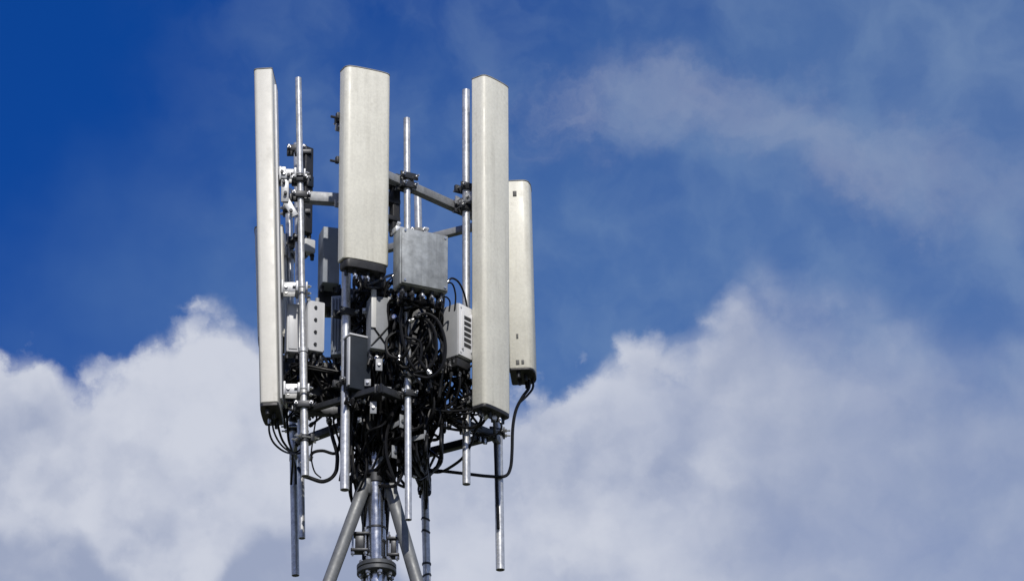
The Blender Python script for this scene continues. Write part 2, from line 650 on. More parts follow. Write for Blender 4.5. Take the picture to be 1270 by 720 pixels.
mp_ = MB().cyl(base, mono_top, 0.36, 0.17, n=48)
mp_.build('monopole', 'galvanised_dull', mast)
pl = MB().cyl(mono_top, mono_top + Z * 0.03, 0.55, n=48, bev=0.004)
pl.build('base_plate', 'galvanised_dull', mast)


def strut(px0, py0, y0, px1, py1, y1, r=0.037):
    a, b = U(px0, py0, y0), U(px1, py1, y1)
    d = (b - a)
    t = (mono_top.z + 0.03 - a.z) / d.z
    e = a + d * t
    s_ = MB().cyl(e, a, r, n=28, bev=0.003)
    o = s_.build('brace', 'brace_steel', mast)
    s2 = MB().box(a + V((0, 0, -0.01)), (X, Y, Z), (0.075, 0.05, 0.10), 0.015)
    s2.build('brace_lug', 'flange_steel', o)
    return e


strut(452.5, 601, -0.05, 408.5, 720, -0.16)
strut(484.5, 607, -0.04, 517, 720, -0.12)
strut(470, 620, 0.06, 476, 735, 0.42)
# collars where the frames and braces meet the mast
cl = MB()
cl.cyl(mast_at(603), mast_at(588), 0.064, n=36, bev=0.004).cut()
cl.cyl(mast_at(520), mast_at(505), 0.070, n=36, bev=0.004).cut()
cl.cyl(mast_at(292), mast_at(276), 0.070, n=36, bev=0.004)
cl.build_each('collar', 'dark_steel', mast)
# clamp brackets beside the flange, with their U-bolts
for (px, py, y, w, h) in ((446, 672, -0.02, 0.11, 0.10), (488, 678, -0.02, 0.075, 0.09)):
    c = U(px, py, y)
    k = MB().box(c + Z * 0.045, (X, Y, Z), (w, 0.07, 0.016), 0.003)
    k.box(c - Z * 0.055, (X, Y, Z), (w * 0.9, 0.07, 0.016), 0.003)
    k.box(c + Z * (-0.005), (X, Y, Z), (w * 0.45, 0.05, 0.088), 0.004)
    ko = k.build('clamp_bracket', 'dark_steel', mast)
    k2 = MB()
    for sx in (-0.35, 0.3):
        k2.cyl(c + X * w * sx - Z * 0.09 - Y * 0.02, c + X * w * sx + Z * 0.085 - Y * 0.02, 0.006, n=8)
        k2.cyl(c + X * w * sx + Z * 0.054 - Y * 0.02, c + X * w * sx + Z * 0.066 - Y * 0.02, 0.012, n=6)
        k2.cyl(c + X * w * sx - Z * 0.080 - Y * 0.02, c + X * w * sx - Z * 0.066 - Y * 0.02, 0.012, n=6)
        k2.cut()
    k2.build_each('u_bolt', 'bolt_steel', ko)

# short steel outriggers on the mast that carry the cables
for (px, py, dy) in ((452, 385, -0.27), (484, 372, -0.30), (493, 425, -0.27), (470, 452, -0.33), (456, 474, -0.30), (482, 484, -0.30),
                     (446, 520, -0.20), (498, 522, -0.24), (463, 505, -0.30), (518, 470, -0.28), (528, 540, -0.18), (489, 560, -0.16)):
    e = U(px, py, dy)
    root = mast_at(py)
    root = V((root.x, root.y, e.z))
    dv_ = (e - root).normalized()
    sd_ = Z.cross(dv_)
    kb = MB().box((e + root) / 2, (dv_, sd_, Z), ((e - root).length, 0.006, 0.03), 0.002)
    kb.box(e, (dv_, sd_, Z), (0.006, rnd_mast.uniform(0.022, 0.04), rnd_mast.uniform(0.03, 0.085)), 0.002)
    kb_o = kb.build('cable_bracket', 'unit_grey', mast)
    MB().cyl(e + dv_ * 0.003, e + dv_ * 0.014, 0.009, n=6).build('bolt', 'bolt_steel', kb_o)

# ------------------------------------------------------------------ support frames
def beam(a, b, w, parent, name='beam', material='frame_steel'):
    a, b = V(a), V(b)
    d = (b - a).normalized()
    side = Z.cross(d).normalized()
    up = d.cross(side)
    m = MB().box((a + b) / 2, (d, side, up), ((b - a).length, w, w), 0.005)
    # weld seams and end plates give the tube a made look
    o = m.build(name, material, parent)
    e = MB()
    for p in (a, b):
        e.box(p, (d, side, up), (0.010, w * 1.18, w * 1.18), 0.002).cut()
    e.build_each('end_plate', material, o)
    return o


fr = thing('support_frame', UZ(459, Z_UP, 0.0), 'upper square tube steel frame tying the antenna poles to the mast top', 'support frame')
F0 = UZ(462, Z_UP, -0.42)
R0 = UZ(608, Z_UP, 0.28)
L0 = UZ(377, Z_UP, -0.055)
K0 = UZ(470, Z_UP - 0.03, 0.60)
C0 = UZ(459, Z_UP, 0.0)
beam(F0, R0, 0.05, fr)
beam(R0 - Z * 0.0, K0, 0.042, fr)
beam(C0 + (L0 - C0).normalized() * 0.06, L0 + (L0 - C0).normalized() * 0.02, 0.062, fr, 'arm')
beam(C0 + Y * 0.06 + X * 0.01, K0, 0.05, fr, 'arm')
beam(C0 - Y * 0.06, F0, 0.05, fr, 'arm')
hb = MB().cyl(C0 - Z * 0.06, C0 + Z * 0.06, 0.082, n=32, bev=0.004)
hb.build('hub', 'dark_steel', fr)
LB = UZ(372, Z_UP, 0.40)
beam(L0 - X * 0.01 + Y * 0.03, LB, 0.04, fr, 'beam')

fl = thing('support_frame', UZ(462, Z_LOW, 0.0), 'lower dark steel frame holding the pole feet around the mast', 'support frame')
C1 = UZ(463, Z_LOW, 0.0)
P1L = UZ(381, Z_LOW, -0.06)
F1 = UZ(470, Z_LOW, -0.36)
R1 = UZ(612, Z_LOW, 0.30)
LB1 = UZ(370, Z_LOW, 0.40)
K1 = UZ(527, Z_LOW, 0.56)
beam(C1 + (P1L - C1).normalized() * 0.06, P1L, 0.05, fl, 'arm', 'dark_steel')
beam(C1 - Y * 0.06, F1, 0.045, fl, 'arm', 'dark_steel')
beam(F1, R1, 0.045, fl, 'beam', 'dark_steel')
beam(R1, K1, 0.045, fl, 'beam', 'dark_steel')
beam(C1 + (LB1 - C1).normalized() * 0.07, LB1, 0.045, fl, 'arm', 'dark_steel')
beam(C1 + (K1 - C1).normalized() * 0.07, K1, 0.045, fl, 'arm', 'dark_steel')
beam(P1L, F1, 0.035, fl, 'beam', 'dark_steel')
MB().cyl(C1 - Z * 0.05, C1 + Z * 0.05, 0.08, n=32, bev=0.004).build('hub', 'dark_steel', fl)

# ------------------------------------------------------------------ poles
def clamp(p, r, parent, deg=-90, w=0.11, mat_='dark_steel', h=0.045):
    """saddle clamp round a pole: two jaws, studs and nuts"""
    n, wd = dirs(deg)
    k = MB()
    k.box(p - n * (r + 0.014), (wd, n, Z), (w, 0.022, h), 0.003)
    k.box(p + n * (r + 0.008), (wd, n, Z), (w * 0.95, 0.012, h * 0.85), 0.003)
    k.cyl(p - Z * h * 0.42, p + Z * h * 0.42, r + 0.006, n=24)
    o = k.build('clamp', mat_, parent)
    b = MB()
    for s in (-1, 1):
        q = p + wd * s * w * 0.36
        b.cyl(q - n * (r + 0.055), q + n * (r + 0.045), 0.0055, n=8)
        b.cyl(q + n * (r + 0.014), q + n * (r + 0.025), 0.0105, n=6)
        b.cyl(q - n * (r + 0.036), q - n * (r + 0.025), 0.0105, n=6)
        b.cut()
    b.build_each('bolt', 'bolt_steel', o)
    return o


POLES = {}


def pole(key, x0, y0, x1, y1, depth, r, label, clamps=(), joint=None, deg=-90):
    a, b = U(x0, y0, depth), U(x1, y1, depth)       # top, foot
    t = thing('mounting_pole', b, label, 'pole', 'galvanised antenna poles around the mast')
    at = lambda py: a + (b - a) * ((py - y0) / (y1 - y0))
    if joint:                                        # slimmer tube sleeved into a thicker lower one
        j = at(joint)
        MB().pipe(b, j, r * 1.22, 0.0035).build('lower_tube', 'galvanised', t)
        MB().pipe(j - (a - b).normalized() * 0.1, a, r, 0.0035).build('upper_tube', 'galvanised', t)
        MB().cyl(j - Z * 0.004, j + Z * 0.026, r * 1.5, n=24, bev=0.003).build('sleeve_collar', 'galvanised', t)
    else:
        MB().pipe(b, a, r, 0.0035).build('tube', 'galvanised', t)
    for c in clamps:
        py, dg, w = c if isinstance(c, tuple) else (c, deg, 0.11)
        clamp(at(py), r * (1.22 if joint and py > joint else 1), t, dg, w)
    POLES[key] = (a, b, at, r)
    return t


pole('P1', 370, 97, 378.5, 590, -0.10, 0.0185, 'steel pole right beside the leftmost white antenna, stepping thicker halfway down',
     [(226, -90, 0.10), (246, -80, 0.12), (505, -90, 0.12), (545, 200, 0.08)], joint=440)
pole('P2', 431, 125, 427.5, 607, -0.24, 0.026, 'steel pole behind the central broad antenna, its foot beside the left brace',
     [(392, -60, 0.12), (478, -60, 0.12), (150, -60, 0.12)])
pole('P3', 504.5, 147, 506.5, 644, -0.275, 0.0195, 'free standing bright steel pole rising above the grey junction box',
     [(222, -60, 0.12), (233, -60, 0.10), (492, -70, 0.10), (469, -70, 0.08)])
pole('P4', 578, 112, 578.5, 600, 0.03, 0.023, 'steel pole hugging the left edge of the tall right antenna',
     [(236, -60, 0.11), (262, -60, 0.12), (503, -60, 0.12), (478, -60, 0.09)])
pole('P5', 613, 230, 620.5, 706, 0.40, 0.0255, 'lone steel pole hanging lowest on the right, below the tall antenna',
     [(300, 0, 0.12), (540, 0, 0.10), (430, 0, 0.12)])
pole('B', 368, 178, 374.5, 667, 0.40, 0.0195, 'short dull pole foot just behind the stepped pole on the left',
     [(186, -90, 0.12), (300, -60, 0.10), (520, -60, 0.11)])
pole('C', 358, 235, 366.5, 713, 0.62, 0.0225, 'steel pole hanging lowest at the far left of the cluster',
     [(262, 180, 0.11), (410, 180, 0.11), (535, 180, 0.09)])
pole('P6', 518, 243, 531.5, 800, 0.58, 0.0225, 'rear pole with wrapped clips running down past the right brace',
     [(290, -90, 0.10), (545, -90, 0.10)])
# clips on the rear pole
a6, b6, at6, r6 = POLES['P6']
p6 = [o for o in col.objects if o.get('label', '').startswith('rear pole')][0]
k = MB()
for py, til in ((648, 0.35), (663, 0.35), (702, 0.0), (716, -0.3)):
    c = at6(py)
    n = V((math.sin(til), 0, math.cos(til)))
    k.cyl(c - n * 0.006, c + n * 0.006, r6 + 0.004, n=20).cut()
k.build_each('clip_band', 'dark_steel', p6)

for lvl, frame, near5, nearc in ((Z_UP, fr, R0, LB), (Z_LOW, fl, R1, LB1)):
    for key, q in (('P5', near5), ('C', nearc)):
        pa, pb, pat, pr = POLES[key]
        pp = pb + (pa - pb) * ((lvl - pb.z) / (pa.z - pb.z))
        beam(q, pp, 0.04, frame, 'arm')

# ------------------------------------------------------------------ panel antennas
def radome_profile(W, D, rf, rb, crown):
    pts = []
    def arc(cx, cy, r, a0, a1, n):
        for i in range(n + 1):
            a = R(a0 + (a1 - a0) * i / n)
            pts.append((cx + r * math.cos(a), cy + r * math.sin(a)))
    arc(W / 2 - rf, D / 2 - rf, rf, 0, 86, 8)
    for i in range(1, 8):
        x = (W / 2 - rf) * (1 - 2 * i / 8)
        pts.append((x, D / 2 + crown * (1 - (x / (W / 2)) ** 2)))
    arc(-W / 2 + rf, D / 2 - rf, rf, 94, 180, 8)
    arc(-W / 2 + rb, -D / 2 + rb, rb, 180, 270, 4)
    arc(W / 2 - rb, -D / 2 + rb, rb, 270, 360, 4)
    return pts


PORTS = {}


def antenna(key, top, bot, depth, deg, W, D, label, mat_, pole_key, rf=0.03, rb=0.012, crown=0.006, nports=4,
            brackets=(0.12, 0.85), tilt=0.0, capt=0.007, capb=0.022):
    a, b = U(top[0], top[1], depth), U(bot[0], bot[1], depth)
    t = thing('panel_antenna', b, label, 'antenna', 'white panel antennas on the mast')
    n, w = dirs(deg)
    up = (a - b).normalized()
    up = (up + n * math.tan(R(tilt))).normalized()
    n = (n - up * n.dot(up)).normalized()
    w = up.cross(n)
    H = (a - b).length
    prof = radome_profile(W, D, rf, rb, crown)
    MB().prism(prof, b, w, n, up, 0.0, H - capt, inset=0.005).build('radome', mat_, t)
    prof2 = [(x * 1.012, y * 1.03) for x, y in prof]
    MB().prism(prof2, b, w, n, up, H - capt, H, inset=0.002).build('top_cap', 'radome_cap', t)
    kk = 0.985 if capb < 0.03 else 0.93
    prof3 = [(x * kk, y * kk) for x, y in prof]
    bcap = MB().prism(prof3, b, w, n, up, -capb, 0.001, inset=0.004 if capb < 0.03 else 0.012).build('bottom_cap', 'cap_black', t)
    cn = MB()
    ports = []
    for i in range(nports):
        x = W * 0.36 * (2 * i / (nports - 1) - 1)
        y = D * (0.12 if i % 2 else -0.14)
        p = b + w * x + n * y - up * capb
        cn.cyl(p, p - up * 0.014, 0.0135, n=6)
        cn.cyl(p - up * 0.014, p - up * 0.034, 0.0105, n=12).cut()
        ports.append(p - up * 0.034)
    cn.build_each('connector', 'dark_steel', bcap)
    PORTS[key] = ports
    # a grey rail down the back and bracket arms to the pole
    back = b - n * (D / 2)
    MB().box(back + up * (H / 2) - n * 0.006, (w, n, up), (W * 0.34, 0.012, H * 0.94), 0.002).build('back_rail', 'radio_grey', t)
    pa, pb, pat, pr = POLES[pole_key]
    for f in brackets:
        q = back + up * (H * f) - n * 0.012
        s = (q.z - pb.z) / (pa.z - pb.z)
        pp = pb + (pa - pb) * s                       # the pole at this height
        v = pp - q
        v.z = 0
        L = v.length
        vd = v.normalized()
        sw = Z.cross(vd)
        k = MB()
        k.box(q + vd * 0.008, (vd, sw, Z), (0.014, 0.10, 0.085), 0.003)
        for s_ in (-1, 1):
            k.box(q + vd * (L - pr) / 2 + sw * 0.036 * s_, (vd, sw, Z), (max(0.02, L - pr - 0.006), 0.007, 0.06), 0.002)
        k.box(pp - vd * (pr + 0.010), (vd, sw, Z), (0.016, 0.12, 0.062), 0.003)
        k.box(pp + vd * (pr + 0.008), (vd, sw, Z), (0.013, 0.12, 0.05), 0.003)
        br = k.build('mounting_bracket', 'galvanised_dull', t)
        k = MB()
        for s_ in (-1, 1):
            c = pp + sw * 0.046 * s_
            k.cyl(c - vd * (pr + 0.035), c + vd * (pr + 0.035), 0.0055, n=8)
            k.cyl(c + vd * (pr + 0.015), c + vd * (pr + 0.027), 0.0105, n=6)
            k.cyl(q + vd * 0.03 + sw * 0.028 * s_, q + vd * 0.03 + sw * 0.050 * s_, 0.010, n=6)
            k.cut()
        k.build_each('bolt', 'bolt_steel', br)
    return t, b, w, n, up, H


AL = antenna('left', (329.5, 98), (337, 511), -0.10, 176, 0.29, 0.108,
             'leftmost tall white panel antenna, seen edge on from its narrow side', 'radome_clean', 'P1', rf=0.022, brackets=(0.70, 0.06, 0.36))
AM = antenna('mid', (453.5, 90), (451, 327.5), -0.45, -65, 0.285, 0.10,
             'central broad panel antenna facing the viewer, with dirt streaks and a dark underside', 'radome', 'P2', rf=0.036, brackets=(0.80, 0.40), nports=6, capb=0.05)
AR = antenna('right', (608.5, 103), (609.5, 509), -0.09, -40, 0.235, 0.102,
             'tall white panel antenna on the right with a bright corner ridge', 'radome', 'P4', rf=0.028, brackets=(0.66, 0.05))
AB = antenna('rear', (642, 233), (648.5, 465), 0.40, -4, 0.22, 0.145,
             'shorter rightmost panel antenna partly hidden behind the tall right one', 'radome', 'P5', rf=0.045, brackets=(0.80, 0.15), capb=0.014)
AH = antenna('hidden', (335, 290), (339, 425), 0.62, 178, 0.24, 0.165,
             'pale antenna mostly hidden behind the leftmost tall one', 'radome_clean', 'C', rf=0.02, brackets=(0.80, 0.2))
# stub ends of the tilt bracket that show past the left edge of the central antenna
t, b, w, n, up, H = AM
k = MB()
for f in (0.765, 0.535):
    p = b - w * (0.285 / 2 + 0.004) - n * 0.055 + up * H * f
    k.box(p, (w, n, up), (0.022, 0.03, 0.04), 0.004)
    k.cyl(p - up * 0.012 - w * 0.004, p - up * 0.012 - w * 0.045, 0.008, n=8).cut()
k.build_each('tilt_bracket', 'dark_steel', t)
# stencilled marks and holes on the near side of the rightmost antenna
t, b, w, n, up, H = AB
k = MB()
side = b - w * (0.22 / 2 + 0.001)
for (dn, f, sn, sz) in ((-0.012, 0.925, 0.022, 0.034), (-0.02, 0.165, 0.012, 0.03), (-0.022, 0.028, 0.02, 0.03), (0.008, 0.028, 0.016, 0.026)):
    k.box(side + n * dn + up * H * f, (w, n, up), (0.004, sn, sz), 0.001).cut()
k.build_each('side_fitting', 'mark_grey', t)
# clips on the hidden antenna
t, b, w, n, up, H = AH
k = MB()
near = b - w * (0.24 / 2 + 0.004)
for f, hh in ((0.72, 0.10), (0.30, 0.11)):
    k.box(near - n * 0.055 + up * H * f, (w, n, up), (0.012, 0.03, hh), 0.002).cut()
k.build_each('side_clip', 'slot_dark', t)
# adjustable down-tilt arm on the leftmost antenna
t, b, w, n, up, H = AL
k = MB()
q = U(349, 214, -0.12)
k.box(U(350, 214, -0.12), (X, Y, Z), (0.045, 0.05, 0.055), 0.004)
k.box(U(353.5, 234, -0.13), (X, Y, Z), (0.045, 0.012, 0.17), 0.003)
k.box(U(358, 218, -0.12), (X, Y, Z), (0.05, 0.02, 0.035), 0.003)
d = (U(366, 268, -0.12) - U(353, 246, -0.12))
dn = d.normalized()
k.box((U(366, 268, -0.12) + U(353, 246, -0.12)) / 2, (dn, Y, dn.cross(Y)), (d.length, 0.012, 0.045), 0.003)
ta = k.build('tilt_arm', 'galvanised_dull', t)
k = MB()
for px, py in ((352, 226), (354, 240), (350, 214), (361, 262), (358, 218)):
    p = U(px, py, -0.14)
    k.cyl(p, p - Y * 0.02, 0.010, n=6).cut()
k.build_each('bolt', 'dark_steel', ta)

# ------------------------------------------------------------------ equipment boxes
def ports_under(c, w, n, wid, dep, h, k, rows=1):
    out = []
    for r in range(rows):
        for i in range(k):
            out.append(c - Z * (h / 2) + w * (wid * 0.40 * (2 * i / max(1, k - 1) - 1)) + n * (dep * 0.22 * (2 * r / max(1, rows - 1) - 1) if rows > 1 else 0))
    return out


def unit(key, px, py, depth, deg, wid, dep, hei, label, cat, name, body, kports=4, rows=1, fins=0, cover=None, group=None, bev=0.006):
    """weatherproof box: body, cover or fins, bracket ears and gland connectors; (px, py) is the middle of its front"""
    n, w = dirs(deg)
    c = U(px, py, depth) - n * (dep / 2)
    t = thing(name, c - Z * (hei / 2), label, cat, group)
    MB().box(c, (w, n, Z), (wid, dep, hei), bev, 3).build('body', body, t)
    if cover:
        MB().box(c + n * (dep / 2 + 0.0055), (w, n, Z), (wid * 0.97, 0.011, hei * 0.97), 0.004).build('cover', cover, t)
    if fins:
        k = MB()
        for i in range(fins):
            k.box(c - n * (dep / 2 + 0.012) + w * (wid * 0.44 * (2 * i / (fins - 1) - 1)), (w, n, Z), (0.004, 0.026, hei * 0.9), 0.001)
        k.build('cooling_fins', body, t)
    k = MB()
    ps = ports_under(c, w, n, wid, dep, hei, kports, rows)
    for p in ps:
        k.cyl(p, p - Z * 0.012, 0.015, n=6)
        k.cyl(p - Z * 0.012, p - Z * 0.034, 0.011, n=12).cut()
    if ps:
        k.build_each('cable_gland', 'dark_steel', t)
    PORTS[key] = [p - Z * 0.034 for p in ps]
    k = MB()
    for s in (-1, 1):
        k.box(c - n * (dep / 2 + 0.02) + Z * s * hei * 0.36, (w, n, Z), (wid * 0.5, 0.04, 0.035), 0.003).cut()
    k.build_each('back_bracket', 'galvanised_dull', t)
    return t, c, w, n


# grey junction box on the free standing pole
t, c, w, n = unit('jbox', 526, 322, -0.46, -65, 0.30, 0.10, 0.355, 'square weathered grey junction box with a lid, right of the central antenna',
                  'junction box', 'junction_box', 'enclosure_grey', 5, 2)
MB().box(c + n * 0.056, (w, n, Z), (0.285, 0.014, 0.345), 0.005).build('lid', 'enclosure_grey', t)
k = MB()
for sx in (-1, 1):
    for sz in (-1, 1):
        k.cyl(c + n * 0.063 + w * 0.125 * sx + Z * 0.155 * sz, c + n * 0.069 + w * 0.125 * sx + Z * 0.155 * sz, 0.007, n=8).cut()
k.build_each('lid_screw', 'bolt_steel', t)
k = MB()
for s in (-1, 0.35):
    k.box(c + Z * 0.19 + w * 0.13 * s - n * 0.03, (w, n, Z), (0.05, 0.06, 0.035), 0.004)
    k.cyl(c + Z * 0.20 + w * 0.13 * s - n * 0.06, c + Z * 0.235 + w * 0.13 * s - n * 0.01, 0.012, n=10).cut()
k.build_each('top_lug', 'galvanised', t)

# pair of pale radios either side of the stepped pole
t, c, w, n = unit('radL', 363.5, 406, -0.02, -80, 0.072, 0.09, 0.305, 'narrow pale grey radio unit left of the stepped pole, beside the leftmost antenna',
                  'radio unit', 'radio_unit', 'radio_grey', 2, 2, group='pale radio units on the poles')
k = MB()
k.box(c + n * 0.047 + Z * 0.0, (w, n, Z), (0.05, 0.008, 0.27), 0.003)
k.build('cover', 'radio_grey', t)
t, c, w, n = unit('radR', 392, 404, -0.06, -66, 0.105, 0.10, 0.315, 'pale grey radio unit with a column of four dark bolts, right of the stepped pole',
                  'radio unit', 'radio_unit', 'radio_grey', 3, 2, group='pale radio units on the poles')
k = MB()
for i in range(4):
    p = c + n * 0.05 + Z * (0.115 - 0.077 * i) - w * 0.005
    k.cyl(p, p + n * 0.008, 0.010, n=6).cut()
k.build_each('bolt', 'dark_steel', t)
k = MB()
for s in (-1, 1):
    k.box(c + w * 0.047 * s + n * 0.052, (w, n, Z), (0.007, 0.006, 0.30), 0.002).cut()
k.build_each('edge_rib', 'radio_grey', t)
# connector tops between the two
k = MB()
for s in (-0.6, 0.5):
    k.cyl(c + w * 0.05 * s + Z * 0.157, c + w * 0.05 * s + Z * 0.20, 0.012, n=12).cut()
k.build_each('top_connector', 'radio_side', t)

# white radio beside the tall right antenna
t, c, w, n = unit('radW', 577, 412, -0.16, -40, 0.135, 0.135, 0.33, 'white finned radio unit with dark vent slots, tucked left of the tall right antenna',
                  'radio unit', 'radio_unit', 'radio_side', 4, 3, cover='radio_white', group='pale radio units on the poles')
k = MB()
for i in range(6):
    k.box(c + n * (0.0675 + 0.0125) + Z * (0.085 - 0.034 * i) + w * 0.0, (w, n, Z), (0.066, 0.008, 0.019), 0.008)
k.build('vent_slots', 'slot_dark', t)
k = MB()
for s in (-1, 1):
    k.box(c + n * 0.084 + w * 0.040 * s, (w, n, Z), (0.010, 0.014, 0.24), 0.003).cut()
k.build_each('handle_rail', 'radio_white', t)
k = MB()
for sx in (-1, 1):
    for sz in (-1, 1):
        k.cyl(c + n * 0.078 + w * 0.052 * sx + Z * 0.14 * sz, c + n * 0.083 + w * 0.052 * sx + Z * 0.14 * sz, 0.006, n=8).cut()
k.build_each('cover_screw', 'radio_white', t)
k = MB()
k.box(c - Z * 0.195, (w, n, Z), (0.12, 0.125, 0.06), 0.012)
k.build('gland_housing', 'cap_black', t)

# shaded boxes around the mast head
unit('slate_top', 411, 316, 0.20, -75, 0.10, 0.12, 0.36, 'flat slate grey box in shade left of the central antenna foot', 'equipment box', 'equipment_box', 'unit_bluegrey', 2, 1, fins=4)
t, c, w, n = unit('slate_mid', 424, 402, -0.12, -100, 0.13, 0.12, 0.37, 'dark blue grey radio unit in the shade below the central antenna', 'radio unit', 'radio_unit', 'unit_bluegrey', 4, 1, fins=5)
k = MB()
for i in range(7):
    k.box(c + n * 0.067 + w * (0.052 * (i / 3 - 1)), (w, n, Z), (0.005, 0.018, 0.33), 0.001)
k.build('front_fins', 'unit_bluegrey', t)
t, c, w, n = unit('slate_low', 447, 450, -0.30, -62, 0.135, 0.11, 0.33, 'slate box, its colour darkened for shade, with a pale top flange, right of the central pole', 'equipment box', 'equipment_box', 'unit_slate_shade', 4, 1)
MB().box(c + Z * 0.169, (w, n, Z), (0.145, 0.12, 0.012), 0.003).build('top_flange', 'radio_grey', t)
MB().box(c - w * 0.072 + n * 0.045, (w, n, Z), (0.010, 0.03, 0.30), 0.003).build('edge_rail', 'radio_grey', t)
t, c, w, n = unit('grey_mid', 471, 400, -0.32, -70, 0.105, 0.09, 0.33, 'mid grey splice box with crossed black straps below the central antenna', 'splice box', 'splice_box', 'unit_grey', 3, 1)
k = MB()
for s in (-1, 1):
    a = c + n * 0.047 + w * 0.05 * s - Z * 0.02
    b = c + n * 0.047 - w * 0.05 * s - Z * 0.15
    k.tube([a, (a + b) / 2 + n * 0.004, b], 0.0045, 6, 4).cut()
k.build_each('strap', 'cable_black', t)
MB().box(c + n * 0.052 - w * 0.04 + Z * 0.08, (w, n, Z), (0.03, 0.012, 0.24), 0.003).build('side_bar', 'pvc_white', t)
# slim black unit high on the rear pole
t, c, w, n = unit('black', 383.5, 235, 0.30, -50, 0.06, 0.05, 0.56, 'slim black upright unit fixed beside the pole left of the central antenna', 'equipment box', 'equipment_box', 'cap_black', 2, 1)
k = MB()
for i, z in enumerate((0.24, 0.07, -0.04, -0.15)):
    k.box(c + Z * z - w * 0.03, (X, Y, Z), (0.10, 0.05, 0.028), 0.004).cut()
k.build_each('side_bracket', 'dark_steel', t)
k = MB()
k.box(c + Z * 0.05 + n * 0.03, (w, n, Z), (0.045, 0.02, 0.07), 0.004)
k.build('access_plate', 'unit_slate_shade', t)
t, c, w, n = unit('small', 385, 304, 0.22, -60, 0.07, 0.06, 0.085, 'small pale grey connector box under the slim black unit', 'connector box', 'connector_box', 'radio_grey', 2, 1, bev=0.008)
t, c, w, n = unit('combiner', 468, 354, -0.20, -60, 0.12, 0.10, 0.12, 'black combiner block just under the central antenna', 'equipment box', 'equipment_box', 'cap_black', 4, 2)
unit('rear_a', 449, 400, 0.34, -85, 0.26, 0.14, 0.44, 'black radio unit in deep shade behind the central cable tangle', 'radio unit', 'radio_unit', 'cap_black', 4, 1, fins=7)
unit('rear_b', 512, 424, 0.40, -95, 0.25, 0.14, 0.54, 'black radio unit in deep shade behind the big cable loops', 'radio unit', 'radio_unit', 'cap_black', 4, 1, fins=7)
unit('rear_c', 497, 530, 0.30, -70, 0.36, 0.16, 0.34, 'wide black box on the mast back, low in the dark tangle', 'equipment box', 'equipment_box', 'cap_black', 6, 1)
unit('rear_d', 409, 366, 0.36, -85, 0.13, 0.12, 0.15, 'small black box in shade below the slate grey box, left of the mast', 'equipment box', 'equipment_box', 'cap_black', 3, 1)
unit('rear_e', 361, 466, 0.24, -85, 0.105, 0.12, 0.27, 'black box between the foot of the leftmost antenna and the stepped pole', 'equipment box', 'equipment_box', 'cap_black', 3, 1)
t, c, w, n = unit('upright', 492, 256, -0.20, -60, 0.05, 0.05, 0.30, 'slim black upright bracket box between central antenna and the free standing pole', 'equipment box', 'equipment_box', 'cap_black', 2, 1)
k = MB()
for z in (0.14, 0.03, -0.08):
    k.box(c + Z * z - w * 0.02, (w, n, Z), (0.085, 0.065, 0.03), 0.004).cut()
k.build_each('side_bracket', 'dark_steel', t)
# lower distribution boxes buried in the cables
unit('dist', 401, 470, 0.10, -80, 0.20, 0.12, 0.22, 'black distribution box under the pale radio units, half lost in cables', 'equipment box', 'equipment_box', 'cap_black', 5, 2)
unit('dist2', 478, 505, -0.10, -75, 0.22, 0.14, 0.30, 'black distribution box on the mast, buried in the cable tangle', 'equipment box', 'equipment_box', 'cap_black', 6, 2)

# ------------------------------------------------------------------ cables
CG = 'separate black cables around the antennas'


def cable(pts, r, label, group=None, ends=(0,), n=8, sub=6, name='cable'):
    """pts are world points; ends lists which ends carry a metal connector"""
    t = thing(name, V(pts[0]), label, 'cable', group)
    MB().tube(pts, r, n, sub).build('jacket', 'cable_black', t)
    k = MB()
    for e in ends:
        p, q = (V(pts[0]), V(pts[1])) if e == 0 else (V(pts[-1]), V(pts[-2]))
        d = (q - p).normalized()
        k.cyl(p - d * 0.004, p + d * 0.026, r * 1.45, n=10)
        k.cyl(p + d * 0.004, p + d * 0.014, r * 1.75, n=6).cut()
    if ends:
        k.build_each('connector', 'bolt_steel' if random.random() < 0.45 else 'dark_steel', t)
    return t


def c2(lst, r, label, **kw):
    return cable([U(*p) for p in lst], r, label, **kw)


# from the rightmost antenna down and round to the lower frame
c2([(655, 466, 0.42), (656, 480, 0.42), (648, 492, 0.42), (640, 508, 0.42), (636, 530, 0.41), (635, 560, 0.40), (633, 580, 0.39), (626, 590, 0.37),
    (605, 590, 0.34), (578, 587, 0.30), (552, 584, 0.30), (530, 582, 0.32)], 0.0095, 'long black cable hanging from the rightmost antenna and looping back to the cluster')
c2([(660, 468, 0.44), (661, 480, 0.44), (654, 490, 0.43), (642, 502, 0.42), (638, 515, 0.42)], 0.007, 'short second lead under the rightmost antenna joining its long cable')
c2([(613, 517, -0.08), (614, 545, 0.34), (615, 575, 0.36), (616.5, 612, 0.365), (618, 655, 0.366)], 0.0095, 'black cable running straight down the left side of the lone right pole')
c2([(604, 515, -0.1), (598, 525, -0.08), (590, 532, -0.02), (585, 548, 0.0), (575, 566, 0.05), (560, 578, 0.12), (545, 585, 0.2), (528, 583, 0.25)], 0.0085,
   'black cable sweeping down left from the foot of the tall right antenna')
c2([(620, 519, -0.09), (622, 530, -0.09), (616, 538, -0.07), (602, 540, -0.02), (585, 537, 0.05), (568, 530, 0.1), (552, 520, 0.1)], 0.006,
   'thin black lead curving under the tall right antenna foot to the frame')
c2([(598, 512, -0.1), (595, 524, -0.1), (585, 530, -0.08), (570, 528, -0.05), (555, 518, 0.0), (540, 510, 0.05)], 0.0085, 'black lead from the tall right antenna foot to the dark frame')
